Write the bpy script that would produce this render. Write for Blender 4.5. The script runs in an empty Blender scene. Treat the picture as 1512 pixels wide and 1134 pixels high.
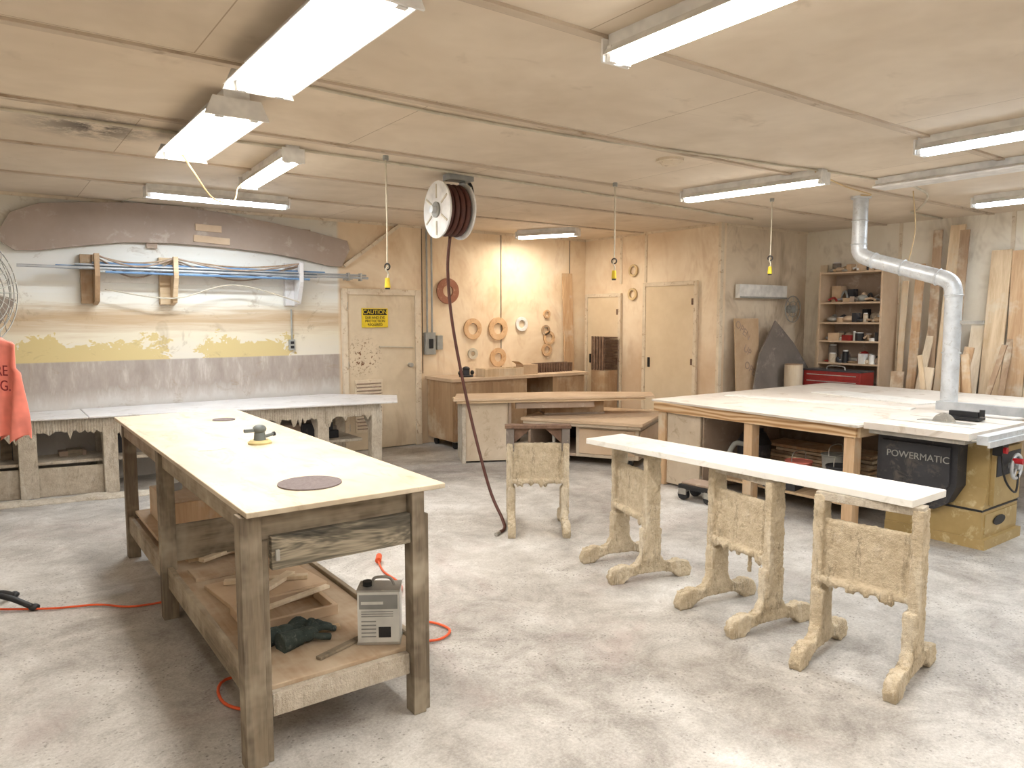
import bpy, bmesh, math, random
from mathutils import Vector, Matrix, Euler
random.seed(7)
S=bpy.context.scene
S.view_settings.view_transform='Standard'
S.view_settings.look='None'
S.view_settings.exposure=0.12
# ------------------------------------------------------------------ materials
def lin(c):
    return tuple(((x/255)/12.92 if x/255<=0.04045 else ((x/255+0.055)/1.055)**2.4) for x in c)+(1,)
class N:
    def __init__(s,name,rough=0.7,metal=0.0,spec=0.3):
        s.m=bpy.data.materials.new(name); s.m.use_nodes=True
        s.nt=s.m.node_tree; s.b=s.nt.nodes['Principled BSDF']
        s.b.inputs['Roughness'].default_value=rough
        s.b.inputs['Metallic'].default_value=metal
        s.b.inputs['Specular IOR Level'].default_value=spec
        s.tc=s.nt.nodes.new('ShaderNodeTexCoord')
    def node(s,t,**k):
        n=s.nt.nodes.new(t)
        for a,b in k.items(): setattr(n,a,b)
        return n
    def L(s,a,b): s.nt.links.new(a,b)
    def mapping(s,scale=(1,1,1),rot=(0,0,0),src='Object'):
        m=s.node('ShaderNodeMapping'); m.inputs['Scale'].default_value=scale; m.inputs['Rotation'].default_value=rot
        s.L(s.tc.outputs[src],m.inputs['Vector']); return m.outputs[0]
    def noise(s,scale,vec=None,detail=4,rough=0.6,dist=0.0):
        n=s.node('ShaderNodeTexNoise'); n.inputs['Scale'].default_value=scale; n.inputs['Detail'].default_value=min(detail,4)
        n.inputs['Roughness'].default_value=rough; n.inputs['Distortion'].default_value=dist
        s.L(vec if vec else s.tc.outputs['Object'],n.inputs['Vector']); return n.outputs['Fac']
    def ramp(s,fac,stops,interp='LINEAR'):
        r=s.node('ShaderNodeValToRGB'); r.color_ramp.interpolation=interp
        e=r.color_ramp.elements
        while len(e)<len(stops): e.new(0.5)
        for i,(p,c) in enumerate(stops):
            e[i].position=p; e[i].color=lin(c) if len(c)==3 else c
        s.L(fac,r.inputs[0]); return r.outputs[0]
    def mask(s,fac,a,b):
        m=s.node('ShaderNodeMapRange'); m.inputs['From Min'].default_value=a; m.inputs['From Max'].default_value=b
        s.L(fac,m.inputs['Value']); return m.outputs[0]
    def math(s,op,a,b=None):
        m=s.node('ShaderNodeMath',operation=op)
        for i,x in enumerate((a,b)):
            if x is None: continue
            if isinstance(x,(int,float)): m.inputs[i].default_value=x
            else: s.L(x,m.inputs[i])
        return m.outputs[0]
    def mix(s,fac,a,b,blend='MIX'):
        m=s.node('ShaderNodeMix',data_type='RGBA',blend_type=blend)
        for sock,x in ((m.inputs[0],fac),(m.inputs[6],a),(m.inputs[7],b)):
            if isinstance(x,(int,float)): sock.default_value=x
            elif isinstance(x,tuple): sock.default_value=lin(x) if len(x)==3 else x
            else: s.L(x,sock)
        return m.outputs[2]
    def bump(s,h,strength=0.3,dist=0.01):
        b=s.node('ShaderNodeBump'); b.inputs['Strength'].default_value=strength; b.inputs['Distance'].default_value=dist
        s.L(h,b.inputs['Height']); s.L(b.outputs[0],s.b.inputs['Normal'])
    def col(s,c): 
        if isinstance(c,tuple): s.b.inputs['Base Color'].default_value=lin(c)
        else: s.L(c,s.b.inputs['Base Color'])
        return s.m
def grime(name,c1,c2,c3=None,scale=4,rough=0.75,metal=0,bump=0.15,bs=40,spec=0.3,stretch=(1,1,1),lo=0.3,hi=0.7):
    n=N(name,rough,metal,spec)
    v=n.mapping(stretch)
    f=n.noise(scale,v,4,0.65)
    c=n.ramp(f,[(lo,c1),(hi,c2)])
    if c3:
        g=n.mask(n.noise(scale*3.1,v,4,0.7,0.5),0.56,0.68)
        c=n.mix(n.math('MULTIPLY',g,0.8),c,c3)
    if bump>0.1: n.bump(n.noise(bs,v,2),bump,0.01)
    return n.col(c)
def wood(name,c1,c2,axis='Y',scale=6,rough=0.65,dust=None,dustamt=0.5,ringy=1.0):
    n=N(name,rough)
    st={'X':(0.12,1.6,1.6),'Y':(1.6,0.12,1.6),'Z':(1.6,1.6,0.12)}[axis]
    v=n.mapping(st)
    f=n.noise(scale,v,3,0.6,ringy)
    f2=n.noise(scale*9,v,2,0.6,0.2)
    k=n.math('ADD',n.math('MULTIPLY',f,0.7),n.math('MULTIPLY',f2,0.3))
    c=n.ramp(k,[(0.35,c1),(0.62,c2)])
    if dust:
        d=n.mask(n.noise(2.5,None,4,0.7),0.62-dustamt*0.4,0.72)
        c=n.mix(d,c,dust)
    return n.col(c)
def plain(name,c,rough=0.5,metal=0,spec=0.4):
    n=N(name,rough,metal,spec)
    f=n.noise(9,None,2)
    d=tuple(max(0,int(x*0.88)) for x in c)
    return n.col(n.ramp(f,[(0.3,d),(0.65,c)]))
def emis(name,c,s):
    m=bpy.data.materials.new(name); m.use_nodes=True; b=m.node_tree.nodes['Principled BSDF']
    b.inputs['Base Color'].default_value=lin(c); b.inputs['Emission Color'].default_value=lin(c); b.inputs['Emission Strength'].default_value=s
    m.cycles.emission_sampling='NONE'
    return m

# floor
n=N('concrete_floor',0.5,0,0.4)
big=n.noise(0.55,None,4,0.75,0.5); mid=n.noise(3.2,None,4,0.85,0.5); fine=n.noise(75,None,3,0.85)
k=n.math('ADD',n.math('ADD',n.math('MULTIPLY',big,0.50),n.math('MULTIPLY',mid,0.28)),n.math('MULTIPLY',fine,0.22))
c=n.ramp(k,[(0.38,(126,120,114)),(0.455,(160,155,149)),(0.52,(185,181,175)),(0.60,(211,208,204))])
red=n.mask(n.noise(0.9,n.mapping((1,1,1),(0,0,1)),4,0.75,1.0),0.54,0.70)
c=n.mix(n.math('MULTIPLY',red,0.28),c,(160,136,132))
vo=n.node('ShaderNodeTexVoronoi'); vo.inputs['Scale'].default_value=42; n.L(n.tc.outputs['Object'],vo.inputs['Vector'])
sp=n.math('MULTIPLY',n.math('LESS_THAN',vo.outputs['Distance'],0.22),n.mask(n.noise(1.6,None,4,0.85),0.46,0.58))
c=n.mix(n.math('MULTIPLY',sp,0.6),c,(96,89,83))
w=n.mask(n.noise(16,None,4,0.9),0.62,0.70)
c=n.mix(n.math('MULTIPLY',w,0.3),c,(222,220,214))
dk=n.mask(n.noise(11,n.mapping((1,1,1),(0,0,2)),4,0.9,0.3),0.60,0.72)
c=n.mix(n.math('MULTIPLY',dk,0.4),c,(124,115,106))
n.bump(mid,0.10,0.01)
M_floor=n.col(c)
# ceiling
n=N('ceiling_painted_panel',0.8,0,0.2)
f=n.noise(0.9,None,4,0.7,0.3)
c=n.ramp(f,[(0.3,(207,191,170)),(0.7,(229,215,196))])
br=n.node('ShaderNodeTexBrick'); br.offset=0.5
br.inputs['Scale'].default_value=1.0; br.inputs['Brick Width'].default_value=2.44; br.inputs['Row Height'].default_value=1.18
br.inputs['Mortar Size'].default_value=0.003; br.inputs['Color1'].default_value=(1,1,1,1); br.inputs['Color2'].default_value=(0.92,0.92,0.92,1); br.inputs['Mortar'].default_value=(0.6,0.55,0.5,1)
mp=n.node('ShaderNodeMapping'); mp.inputs['Location'].default_value=(0.4,0.06,0); n.L(n.tc.outputs['Object'],mp.inputs[0]); n.L(mp.outputs[0],br.inputs['Vector'])
c=n.mix(1.0,c,br.outputs['Color'],'MULTIPLY')
st=n.mask(n.noise(1.7,None,4,0.8,0.6),0.60,0.78)
c=n.mix(n.math('MULTIPLY',st,0.45),c,(158,138,116))
vd=n.node('ShaderNodeVectorMath',operation='DISTANCE'); n.L(n.tc.outputs['Object'],vd.inputs[0]); vd.inputs[1].default_value=(0.62,5.15,2.75)
sd=n.math('MULTIPLY',n.mask(vd.outputs['Value'],0.45,0.05),n.mask(n.noise(7,None,4,0.8),0.36,0.54))
c=n.mix(n.math('MULTIPLY',sd,0.95),c,(84,76,70))
M_ceil=n.col(c)
# back wall (zone stained)
n=N('back_wall_stained',0.85,0,0.2)
sx=n.node('ShaderNodeSeparateXYZ'); n.L(n.tc.outputs['Object'],sx.inputs[0])
nz=n.noise(2.6,n.mapping((1,1,1.2)),4,0.8,0.4); streak=n.noise(3,n.mapping((0.35,1,5)),4,0.65,0.5); vert=n.noise(4,n.mapping((2.0,1,0.5)),4,0.75)
z=n.math('ADD',sx.outputs['Z'],n.math('MULTIPLY',n.math('SUBTRACT',streak,0.5),0.30))
zz=n.math('DIVIDE',z,2.75)
up=n.ramp(zz,[(0.0,(170,156,142)),(0.44,(218,211,196)),(0.52,(222,212,190)),(0.575,(192,166,134)),(0.605,(204,186,160)),(0.64,(230,226,214)),(0.72,(232,232,228)),(1.0,(214,206,190))])
z2=n.math('ADD',sx.outputs['Z'],n.math('MULTIPLY',n.math('SUBTRACT',nz,0.5),0.7))
yel=n.math('MULTIPLY',n.mask(z2,1.375,1.36),n.mask(sx.outputs['Z'],1.17,1.18))
xw=n.math('ADD',sx.outputs['X'],n.math('MULTIPLY',n.math('SUBTRACT',nz,0.5),0.8))
w1=n.math('MULTIPLY',n.mask(xw,0.25,0.26),n.mask(xw,1.62,1.61)); w2=n.math('MULTIPLY',n.mask(xw,1.90,1.91),n.mask(xw,2.84,2.83))
win=n.math('ADD',w1,w2)
c=n.mix(n.math('MULTIPLY',yel,n.math('MULTIPLY',win,0.85)),up,(204,182,122))
low=n.ramp(vert,[(0.3,(156,144,135)),(0.55,(174,163,154)),(0.72,(198,190,182))])
c=n.mix(n.mask(sx.outputs['Z'],1.185,1.175),c,low)
wt=n.math('MULTIPLY',n.mask(n.math('ADD',sx.outputs['Z'],n.math('MULTIPLY',vert,0.45)),1.12,0.98),0.7)
c=n.mix(wt,c,(214,211,206))
dkk=n.mask(n.noise(3.3,None,4,0.8,0.8),0.58,0.7)
c=n.mix(n.math('MULTIPLY',dkk,0.45),c,(156,136,110))
right=n.ramp(n.noise(1.1,None,4,0.7,0.6),[(0.3,(216,190,156)),(0.55,(233,213,184)),(0.75,(237,224,202))])
rs=n.mask(n.noise(2.4,n.mapping((1,1,0.5)),4,0.8,0.5),0.54,0.68)
right=n.mix(n.math('MULTIPLY',rs,0.4),right,(194,156,118))
c=n.mix(n.mask(sx.outputs['X'],3.42,3.46),c,right)
M_wallback=n.col(c)
def wallmat(name,a,b,st,amt=0.55):
    n=N(name,0.85,0,0.2)
    c=n.ramp(n.noise(1.2,None,4,0.7,0.5),[(0.3,a),(0.65,b)])
    rs=n.mask(n.noise(2.0,n.mapping((1,1,0.45),(0,0,0.6)),4,0.8,0.6),0.52,0.68)
    c=n.mix(n.math('MULTIPLY',rs,amt),c,st)
    sx=n.node('ShaderNodeSeparateXYZ'); n.L(n.tc.outputs['Object'],sx.inputs[0])
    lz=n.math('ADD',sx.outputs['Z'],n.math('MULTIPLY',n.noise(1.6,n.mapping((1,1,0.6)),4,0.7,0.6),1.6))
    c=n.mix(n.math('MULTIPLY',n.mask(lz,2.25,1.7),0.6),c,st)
    return n.col(c)
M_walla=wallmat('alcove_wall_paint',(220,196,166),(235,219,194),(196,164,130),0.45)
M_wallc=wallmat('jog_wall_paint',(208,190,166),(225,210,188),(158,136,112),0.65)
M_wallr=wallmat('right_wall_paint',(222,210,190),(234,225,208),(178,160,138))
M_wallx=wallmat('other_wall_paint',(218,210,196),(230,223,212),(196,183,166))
M_trim=grime('painted_trim',(206,189,164),(226,211,188),(172,145,114),5)
M_batten=grime('ceiling_batten_paint',(186,169,148),(208,193,174),(142,122,100),3,stretch=(0.3,1,1))
M_seam=plain('dark_seam',(104,90,76),0.9)
M_door=grime('door_paint',(208,187,155),(224,206,177),None,1.5,bump=0)
n=N('splattered_door',0.7)
c=n.ramp(n.noise(2,None,4,0.65),[(0.3,(202,183,155)),(0.65,(220,203,176))])
s1=n.mask(n.noise(24,None,4,0.75,0.4),0.55,0.59); vd=n.node('ShaderNodeVectorMath',operation='DISTANCE'); n.L(n.tc.outputs['Object'],vd.inputs[0]); vd.inputs[1].default_value=(0.20,0.0,1.14)
c=n.mix(n.math('MULTIPLY',s1,n.mask(vd.outputs['Value'],0.28,0.12)),c,(116,78,50))
dr=n.mask(n.noise(2.4,n.mapping((1,1,.6)),4,.8,.4),.55,.7); c=n.mix(n.math('MULTIPLY',dr,.4),c,(176,150,118))
M_doorsp=n.col(c)
n=N('worn_tabletop_board',0.5,0,0.35)
c=n.ramp(n.noise(1.4,n.mapping((1,.5,1)),4,0.75,.4),[(0.3,(176,159,136)),(0.5,(202,188,165)),(0.7,(218,207,188))])
c=n.mix(n.math('MULTIPLY',n.mask(n.noise(5,n.mapping((2,.5,1)),4,0.8,.6),0.54,0.68),0.55),c,(154,136,112))
M_tabletop=n.col(c)
M_oldwood=wood('old_dusty_wood_upright',(88,77,65),(134,120,101),'Z',7,0.8,(176,164,144),0.4)
M_oldwoodY=wood('old_dusty_wood_long',(110,97,80),(154,139,118),'Y',7,0.8,(188,175,154),0.5)
M_oldwoodX=wood('old_dusty_wood_cross',(98,86,71),(144,129,109),'X',7,0.8,(180,167,146),0.5)
n=N('paint_smeared_board',0.7)
c=n.ramp(n.noise(4,n.mapping((0.5,1,2.6)),4,0.85,0.6),[(0.34,(56,53,47)),(0.48,(100,93,80)),(0.60,(160,148,128)),(0.7,(104,96,84))])
M_smear=n.col(c)
M_shelf=wood('dusty_shelf_board',(164,137,110),(186,163,137),'Y',4,0.85,(202,187,164),0.5)
def cake(name,a,b,dark,bright,da=0.6):
    n=N(name,0.95,0,0.15)
    c=n.ramp(n.noise(14,None,4,0.8),[(0.3,a),(0.62,b)])
    c=n.mix(n.math('MULTIPLY',n.mask(n.noise(9,n.mapping((1.5,1.5,.35),(0,0,1)),4,0.85,.3),0.55,0.66),da),c,dark)
    c=n.mix(n.math('MULTIPLY',n.mask(n.noise(6,n.mapping((1.5,1.5,.4),(0,0,2)),4,0.8,.3),0.54,0.66),0.55),c,bright)
    n.bump(n.noise(80,None,3,0.85),0.9,0.012)
    return n.col(c)
M_dust=cake('dust_caked_beige',(182,164,136),(214,199,173),(122,107,88),(228,219,201))
M_dust2=cake('dust_caked_grey',(178,165,147),(206,196,180),(138,124,106),(220,215,204),.5)
M_white=grime('dusty_white_board',(220,217,210),(236,233,227),(206,201,190),3,0.5,bump=0.05)
M_benchtop=grime('pale_laminate_top',(206,203,202),(226,223,222),(192,187,182),2,0.5,bump=0.03)
M_beige=grime('beige_painted_box',(190,173,150),(210,195,174),(170,151,126),3,0.7,bump=0)
M_rt=grime('outfeed_top_dusty',(206,196,185),(227,219,209),(188,174,157),1.5,0.6,bump=0.04)
n=N('fir_plywood',0.6)
wv=n.node('ShaderNodeTexWave'); wv.bands_direction='Z'; wv.inputs['Scale'].default_value=9; wv.inputs['Distortion'].default_value=9; wv.inputs['Detail'].default_value=2; wv.inputs['Detail Scale'].default_value=0.8
n.L(n.mapping((1,.18,1)),wv.inputs['Vector'])
M_ply=n.col(n.ramp(wv.outputs['Fac'],[(0.0,(170,128,88)),(0.5,(206,170,127)),(1.0,(224,197,160))]))
M_plyX=wood('fir_plywood_cross',(190,161,126),(216,192,158),'X',5,0.6,None,0,2.0)
M_post=wood('new_pine_post',(192,157,120),(214,183,148),'Z',6,0.6,(212,199,176),0.25)
M_mdf=grime('mdf_brown',(150,130,114),(170,150,133),(184,167,149),3,0.8,bump=0.04)
M_mdfarch=grime('arch_template_mdf',(156,139,126),(170,153,140),(184,170,158),2,0.8,bump=0.03)
M_mdfl=grime('pale_mdf',(190,163,134),(208,184,157),None,3,0.75,bump=0.04)
M_ringt=grime('ring_tan',(198,158,116),(218,183,144),(178,132,92),6,0.7,bump=0.05)
M_ringb=grime('ring_brown',(138,88,66),(160,108,84),(184,142,114),6,0.7,bump=0.05)
M_cab=wood('cabinet_oak',(152,120,89),(178,148,115),'Z',5,0.55,(196,178,152),0.3)
M_lum=[wood('lumber_%d'%i,a,b,'Z',5,0.7,(214,201,178),0.25) for i,(a,b) in enumerate([((182,144,108),(208,176,139)),((196,167,131),(224,200,167)),((152,123,97),(180,153,125)),((206,186,157),(228,211,186))])]
M_metalw=plain('white_enamel',(236,234,230),0.4)
M_galv=grime('galvanised_duct',(184,187,190),(214,217,220),(170,168,164),8,0.4,0.25,bump=0.02)
M_steel=grime('machined_steel',(150,147,141),(184,181,174),(200,192,178),6,0.4,0.5,bump=0.02)
M_black=plain('black_plastic',(34,34,36),0.5)
M_dkgrey=grime('dark_grey_cover',(48,48,52),(66,66,70),(96,90,84),3,0.55,bump=0.02)
M_must=grime('mustard_enamel',(156,133,86),(180,156,108),(202,187,148),3,0.45,bump=0.02)
M_red=plain('red_enamel',(150,44,40),0.4)
M_redp=plain('red_knob',(190,36,44),0.35)
M_pink=plain('coral_shirt_cloth',(250,146,130),0.9)
M_pinkt=plain('shirt_print_dark',(150,50,56),0.9)
M_hose=plain('brown_rubber_hose',(86,48,38),0.55)
M_orange=plain('orange_cord',(226,92,48),0.5)
M_yel=plain('yellow_plug',(232,200,50),0.5)
M_cordw=plain('white_cord',(206,196,176),0.6)
M_cordy=plain('cream_cord',(214,186,140),0.6)
M_blue=plain('blue_pipe',(112,146,184),0.45)
M_pipeg=grime('grey_pipe',(150,154,158),(186,188,190),None,5,0.4,0.4,bump=0)
M_sign=plain('caution_yellow',(236,204,40),0.5)
M_ink=plain('black_ink',(20,20,20),0.6)
M_disc=grime('abrasive_disc',(104,94,94),(124,114,112),None,90,0.95,bump=0)
M_pad=plain('dusty_yellow_sanding_pad',(196,180,130),0.8)
M_grnt=plain('sander_body',(104,110,108),0.5)
M_paper=plain('paper_white',(240,238,232),0.8)
M_canw=plain('white_litho_can',(214,213,207),0.4)
M_cang=plain('grey_litho_label',(140,140,138),0.4)
M_glove=grime('dark_green_glove',(42,54,52),(72,80,76),(104,106,100),20,0.9)
M_cardb=grime('printed_cardboard',(182,153,122),(204,177,146),None,4,0.8,bump=0.03)
M_slate=grime('dark_leaning_sheet',(118,109,102),(140,131,123),(160,150,140),2,0.85)
M_rust=grime('rusty_slats',(96,73,60),(132,106,88),(74,58,50),9,0.85)
M_elec=plain('grey_electrical_box',(160,160,154),0.5)
M_tube=emis('fluorescent_tube_warm',(255,250,240),18)
M_tubec=emis('fluorescent_tube_cool',(226,240,255),18)
# ------------------------------------------------------------------ builder
class O:
    def __init__(s,name,loc=(0,0,0),rz=0.0):
        s.name=name; s.loc=loc; s.rz=rz; s.bm=bmesh.new(); s.mats=[]
    def mi(s,m):
        if m not in s.mats: s.mats.append(m)
        return s.mats.index(m)
    def _add(s,verts,faces,mat,smooth=False):
        vs=[s.bm.verts.new(v) for v in verts]; k=s.mi(mat)
        for f in faces:
            try:
                fc=s.bm.faces.new([vs[i] for i in f]); fc.material_index=k; fc.smooth=smooth
            except ValueError: pass
        return vs
    def box(s,x0,x1,y0,y1,z0,z1,mat,rot=None,pivot=None):
        vs=[Vector((x,y,z)) for x in (x0,x1) for y in (y0,y1) for z in (z0,z1)]
        if rot:
            c=Vector(pivot) if pivot else Vector(((x0+x1)/2,(y0+y1)/2,(z0+z1)/2))
            R=Euler(rot).to_matrix()
            vs=[c+R@(v-c) for v in vs]
        s._add(vs,[(0,1,3,2),(4,6,7,5),(0,4,5,1),(2,3,7,6),(0,2,6,4),(1,5,7,3)],mat)
    def cyl(s,p0,p1,r,mat,r2=None,seg=20,caps=True,smooth=True):
        p0=Vector(p0);p1=Vector(p1);d=(p1-p0).normalized()
        a=d.orthogonal().normalized();b=d.cross(a); r2=r if r2 is None else r2
        vs=[];
        for p,rr in ((p0,r),(p1,r2)):
            for i in range(seg):
                t=2*math.pi*i/seg; vs.append(p+(a*math.cos(t)+b*math.sin(t))*rr)
        s._add(vs,[(i,(i+1)%seg,seg+(i+1)%seg,seg+i) for i in range(seg)],mat,smooth)
        if caps:
            s._add(vs[:seg],[tuple(reversed(range(seg)))],mat); s._add(vs[seg:],[tuple(range(seg))],mat)
    def tube(s,pts,r,mat,seg=10,sm=6):
        P=[Vector(p) for p in pts]
        if sm>1 and len(P)>2:
            Q=[]
            for i in range(len(P)-1):
                a=P[max(i-1,0)];b=P[i];c=P[i+1];d=P[min(i+2,len(P)-1)]
                for k in range(sm):
                    t=k/sm
                    Q.append(0.5*((2*b)+(c-a)*t+(2*a-5*b+4*c-d)*t*t+(3*b-a-3*c+d)*t**3))
            Q.append(P[-1]); P=Q
        vs=[];nrm=None
        for i,p in enumerate(P):
            d=(P[min(i+1,len(P)-1)]-P[max(i-1,0)]).normalized()
            if nrm is None: nrm=d.orthogonal().normalized()
            nrm=(nrm-d*nrm.dot(d)).normalized(); b=d.cross(nrm)
            for k in range(seg):
                t=2*math.pi*k/seg; vs.append(p+(nrm*math.cos(t)+b*math.sin(t))*r)
        F=[(j*seg+i,j*seg+(i+1)%seg,(j+1)*seg+(i+1)%seg,(j+1)*seg+i) for j in range(len(P)-1) for i in range(seg)]
        F.append(tuple(reversed(range(seg)))); F.append(tuple((len(P)-1)*seg+i for i in range(seg)))
        s._add(vs,F,mat,True)
    def prism(s,poly,plane,lo,hi,mat):
        f={'XY':lambda a,b,h:(a,b,h),'XZ':lambda a,b,h:(a,h,b),'YZ':lambda a,b,h:(h,a,b)}[plane]
        n=len(poly)
        vs=[f(a,b,lo) for a,b in poly]+[f(a,b,hi) for a,b in poly]
        s._add(vs,[tuple(range(n)),tuple(range(2*n-1,n-1,-1))]+[(i,(i+1)%n,n+(i+1)%n,n+i) for i in range(n)],mat)
    def ring(s,c,axis,ro,ri,th,mat,seg=40):
        c=Vector(c);d=Vector(axis).normalized();a=d.orthogonal().normalized();b=d.cross(a)
        vs=[]
        for h in (0,th):
            for r in (ro,ri):
                for i in range(seg):
                    t=2*math.pi*i/seg; vs.append(c+d*h+(a*math.cos(t)+b*math.sin(t))*r)
        F=[]
        for i in range(seg):
            j=(i+1)%seg
            F+=[(i,j,seg+j,seg+i),(2*seg+i,3*seg+i,3*seg+j,2*seg+j),(i,2*seg+i,2*seg+j,j),(seg+i,seg+j,3*seg+j,3*seg+i)]
        s._add(vs,F,mat)
    def torus(s,c,axis,R,r,mat,seg=40,sg=8):
        c=Vector(c);d=Vector(axis).normalized();a=d.orthogonal().normalized();b=d.cross(a);vs=[]
        for i in range(seg):
            t=2*math.pi*i/seg; o=a*math.cos(t)+b*math.sin(t)
            for k in range(sg):
                q=2*math.pi*k/sg; vs.append(c+o*(R+r*math.cos(q))+d*r*math.sin(q))
        s._add(vs,[(i*sg+k,((i+1)%seg)*sg+k,((i+1)%seg)*sg+(k+1)%sg,i*sg+(k+1)%sg) for i in range(seg) for k in range(sg)],mat,True)
    def blob(s,c,rx,ry,rz,mat,seg=16):
        vs=[];R=seg//2
        for j in range(R+1):
            ph=math.pi*j/R
            for i in range(seg):
                t=2*math.pi*i/seg
                vs.append((c[0]+rx*math.sin(ph)*math.cos(t),c[1]+ry*math.sin(ph)*math.sin(t),c[2]+rz*math.cos(ph)))
        s._add(vs,[(j*seg+i,(j+1)*seg+i,(j+1)*seg+(i+1)%seg,j*seg+(i+1)%seg) for j in range(R) for i in range(seg)],mat,True)
    def done(s,bevel=0.0,parent=None,lump=0,vox=0.012):
        bmesh.ops.recalc_face_normals(s.bm,faces=s.bm.faces)
        me=bpy.data.meshes.new(s.name); s.bm.to_mesh(me); s.bm.free()
        for m in s.mats: me.materials.append(m)
        ob=bpy.data.objects.new(s.name,me); S.collection.objects.link(ob)
        ob.location=s.loc; ob.rotation_euler=(0,0,s.rz)
        if lump:
            r=ob.modifiers.new('remesh','REMESH'); r.mode='VOXEL'; r.voxel_size=vox; r.use_smooth_shade=True
            for sc,amt in ((0.05,lump*.3),(0.014,lump*.7)):
                tx=bpy.data.textures.new('lumps','CLOUDS'); tx.noise_scale=sc; tx.noise_depth=3
                d=ob.modifiers.new('lumps','DISPLACE'); d.texture=tx; d.strength=amt; d.mid_level=0.45; d.texture_coords='LOCAL'
        elif bevel:
            b=ob.modifiers.new('bevel','BEVEL'); b.width=bevel; b.segments=2; b.limit_method='ANGLE'; b.angle_limit=math.radians(50)
        if parent: ob.parent=parent
        return ob
def text(name,body,size,loc,rot,mat,parent,ext=0.001):
    c=bpy.data.curves.new(name,'FONT'); c.body=body; c.size=size; c.align_x='CENTER'; c.align_y='CENTER'; c.extrude=ext
    c.materials.append(mat); ob=bpy.data.objects.new(name,c); S.collection.objects.link(ob)
    ob.location=loc; ob.rotation_euler=rot; ob.parent=parent
    return ob
# ------------------------------------------------------------------ room shell
H=2.75
XL,YB,XR=-1.6,-1.8,9.1
def shell(name,args,mat):
    o=O(name); o.box(*args,mat); return o.done()
shell('floor',(XL-.1,XR+.1,YB-.1,8.3,-.1,0),M_floor)
shell('ceiling',(XL-.1,XR+.1,YB-.1,8.3,H,H+.1),M_ceil)
shell('wall_back',(XL-.1,7.4,8.2,8.3,0,H),M_wallback)
shell('wall_alcove',(7.3,7.4,5.75,8.2,0,H),M_walla)
shell('wall_jog',(7.4,XR+.1,5.75,5.85,0,H),M_wallc)
shell('wall_right',(XR,XR+.1,YB,5.75,0,H),M_wallr)
shell('wall_left',(XL-.1,XL,YB,8.2,0,H),M_wallx)
shell('wall_front',(XL,XR,YB-.1,YB,0,H),M_wallx)
i=1
for y in (-0.1,1.1,2.3,3.52,4.7,5.86,7.04):
    o=O('trim_%d'%i); i+=1
    xr=XR if y<5.7 else 7.3
    o.box(XL,xr,y-.025,y+.025,H-.014,H,M_batten); o.box(XL,xr,y+.025,y+.034,H-.010,H,M_seam)
    o.done()
o=O('trim_%d'%i); i+=1
for y in (6.98,7.45): o.box(7.29,7.3,y-.02,y+.02,2.08,H,M_trim)
o.box(7.285,7.3,5.75,8.2,H-.03,H,M_trim); o.done()
o=O('trim_%d'%i); i+=1
for x in (4.55,5.77,6.99): o.box(x-.003,x+.003,8.19,8.2,0.9,H,M_seam)
o.box(XL,7.3,8.185,8.2,H-.03,H,M_trim); o.done()
o=O('trim_%d'%i); i+=1
o.box(7.26,7.32,5.72,5.76,0,H,M_trim); o.box(7.4,XR,5.735,5.75,H-.03,H,M_trim); o.done()
o=O('trim_%d'%i); i+=1
for y in (0.9,2.1,3.3,4.5): o.box(XR-.01,XR,y-.02,y+.02,0,H,M_trim)
o.done()
# ------------------------------------------------------------------ doors
o=O('door_1',(3.52,8.155,0))
o.box(0,.90,0,.035,.01,1.88,M_doorsp)
o.box(-.06,0,-.02,.04,0,1.95,M_trim); o.box(.90,.98,-.02,.04,0,1.95,M_trim); o.box(0,.90,-.02,.04,1.88,1.95,M_trim)
o.box(.08,.44,-.012,0,.22,.86,M_trim)
for k in range(14): o.box(.10,.42,-.02,-.008,.26+k*.042,.275+k*.042,M_mdf,rot=(.5,0,0))
o.cyl((.82,-.05,1.02),(.82,0,1.02),.028,M_steel); o.box(.40,.86,-.025,-.01,1.24,1.255,M_cordw,rot=(0,.04,0))
for k in (.25,1.0,1.7): o.box(-.005,.01,-.012,0,k,k+.09,M_steel)
d1=o.done(.003)
o=O('caution_sign',(3.87,8.14,1.60)); o.box(-.17,.17,-.004,.008,-.11,.12,M_sign); o.box(-.155,.155,-.006,-.004,.04,.11,M_ink); sg=o.done()
text('caution_text','CAUTION',.07,(0,-.008,.073),(math.pi/2,0,0),M_sign,sg)
text('body_text','EAR AND EYE\nPROTECTION\nREQUIRED',.042,(0,-.006,-.035),(math.pi/2,0,0),M_ink,sg)
def flatdoor(nm,y0,y1,z1):
    o=O(nm,(7.265,y0,0)); w=y1-y0
    o.box(0,.028,0,w,.01,z1,M_door); o.box(-.012,.03,-.05,0,0,z1+.05,M_trim); o.box(-.012,.03,w,w+.05,0,z1+.05,M_trim); o.box(-.012,.03,0,w,z1,z1+.05,M_trim)
    for z in (.3,z1*.5,z1-.25): o.box(-.016,.0,0.0,.03,z,z+.08,M_rust)
    o.box(-.02,0,w-.09,w-.06,.95,1.08,M_black)
    o.done(.003)
flatdoor('door_2',7.46,8.10,1.90); flatdoor('door_3',6.12,6.94,2.02)
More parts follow.
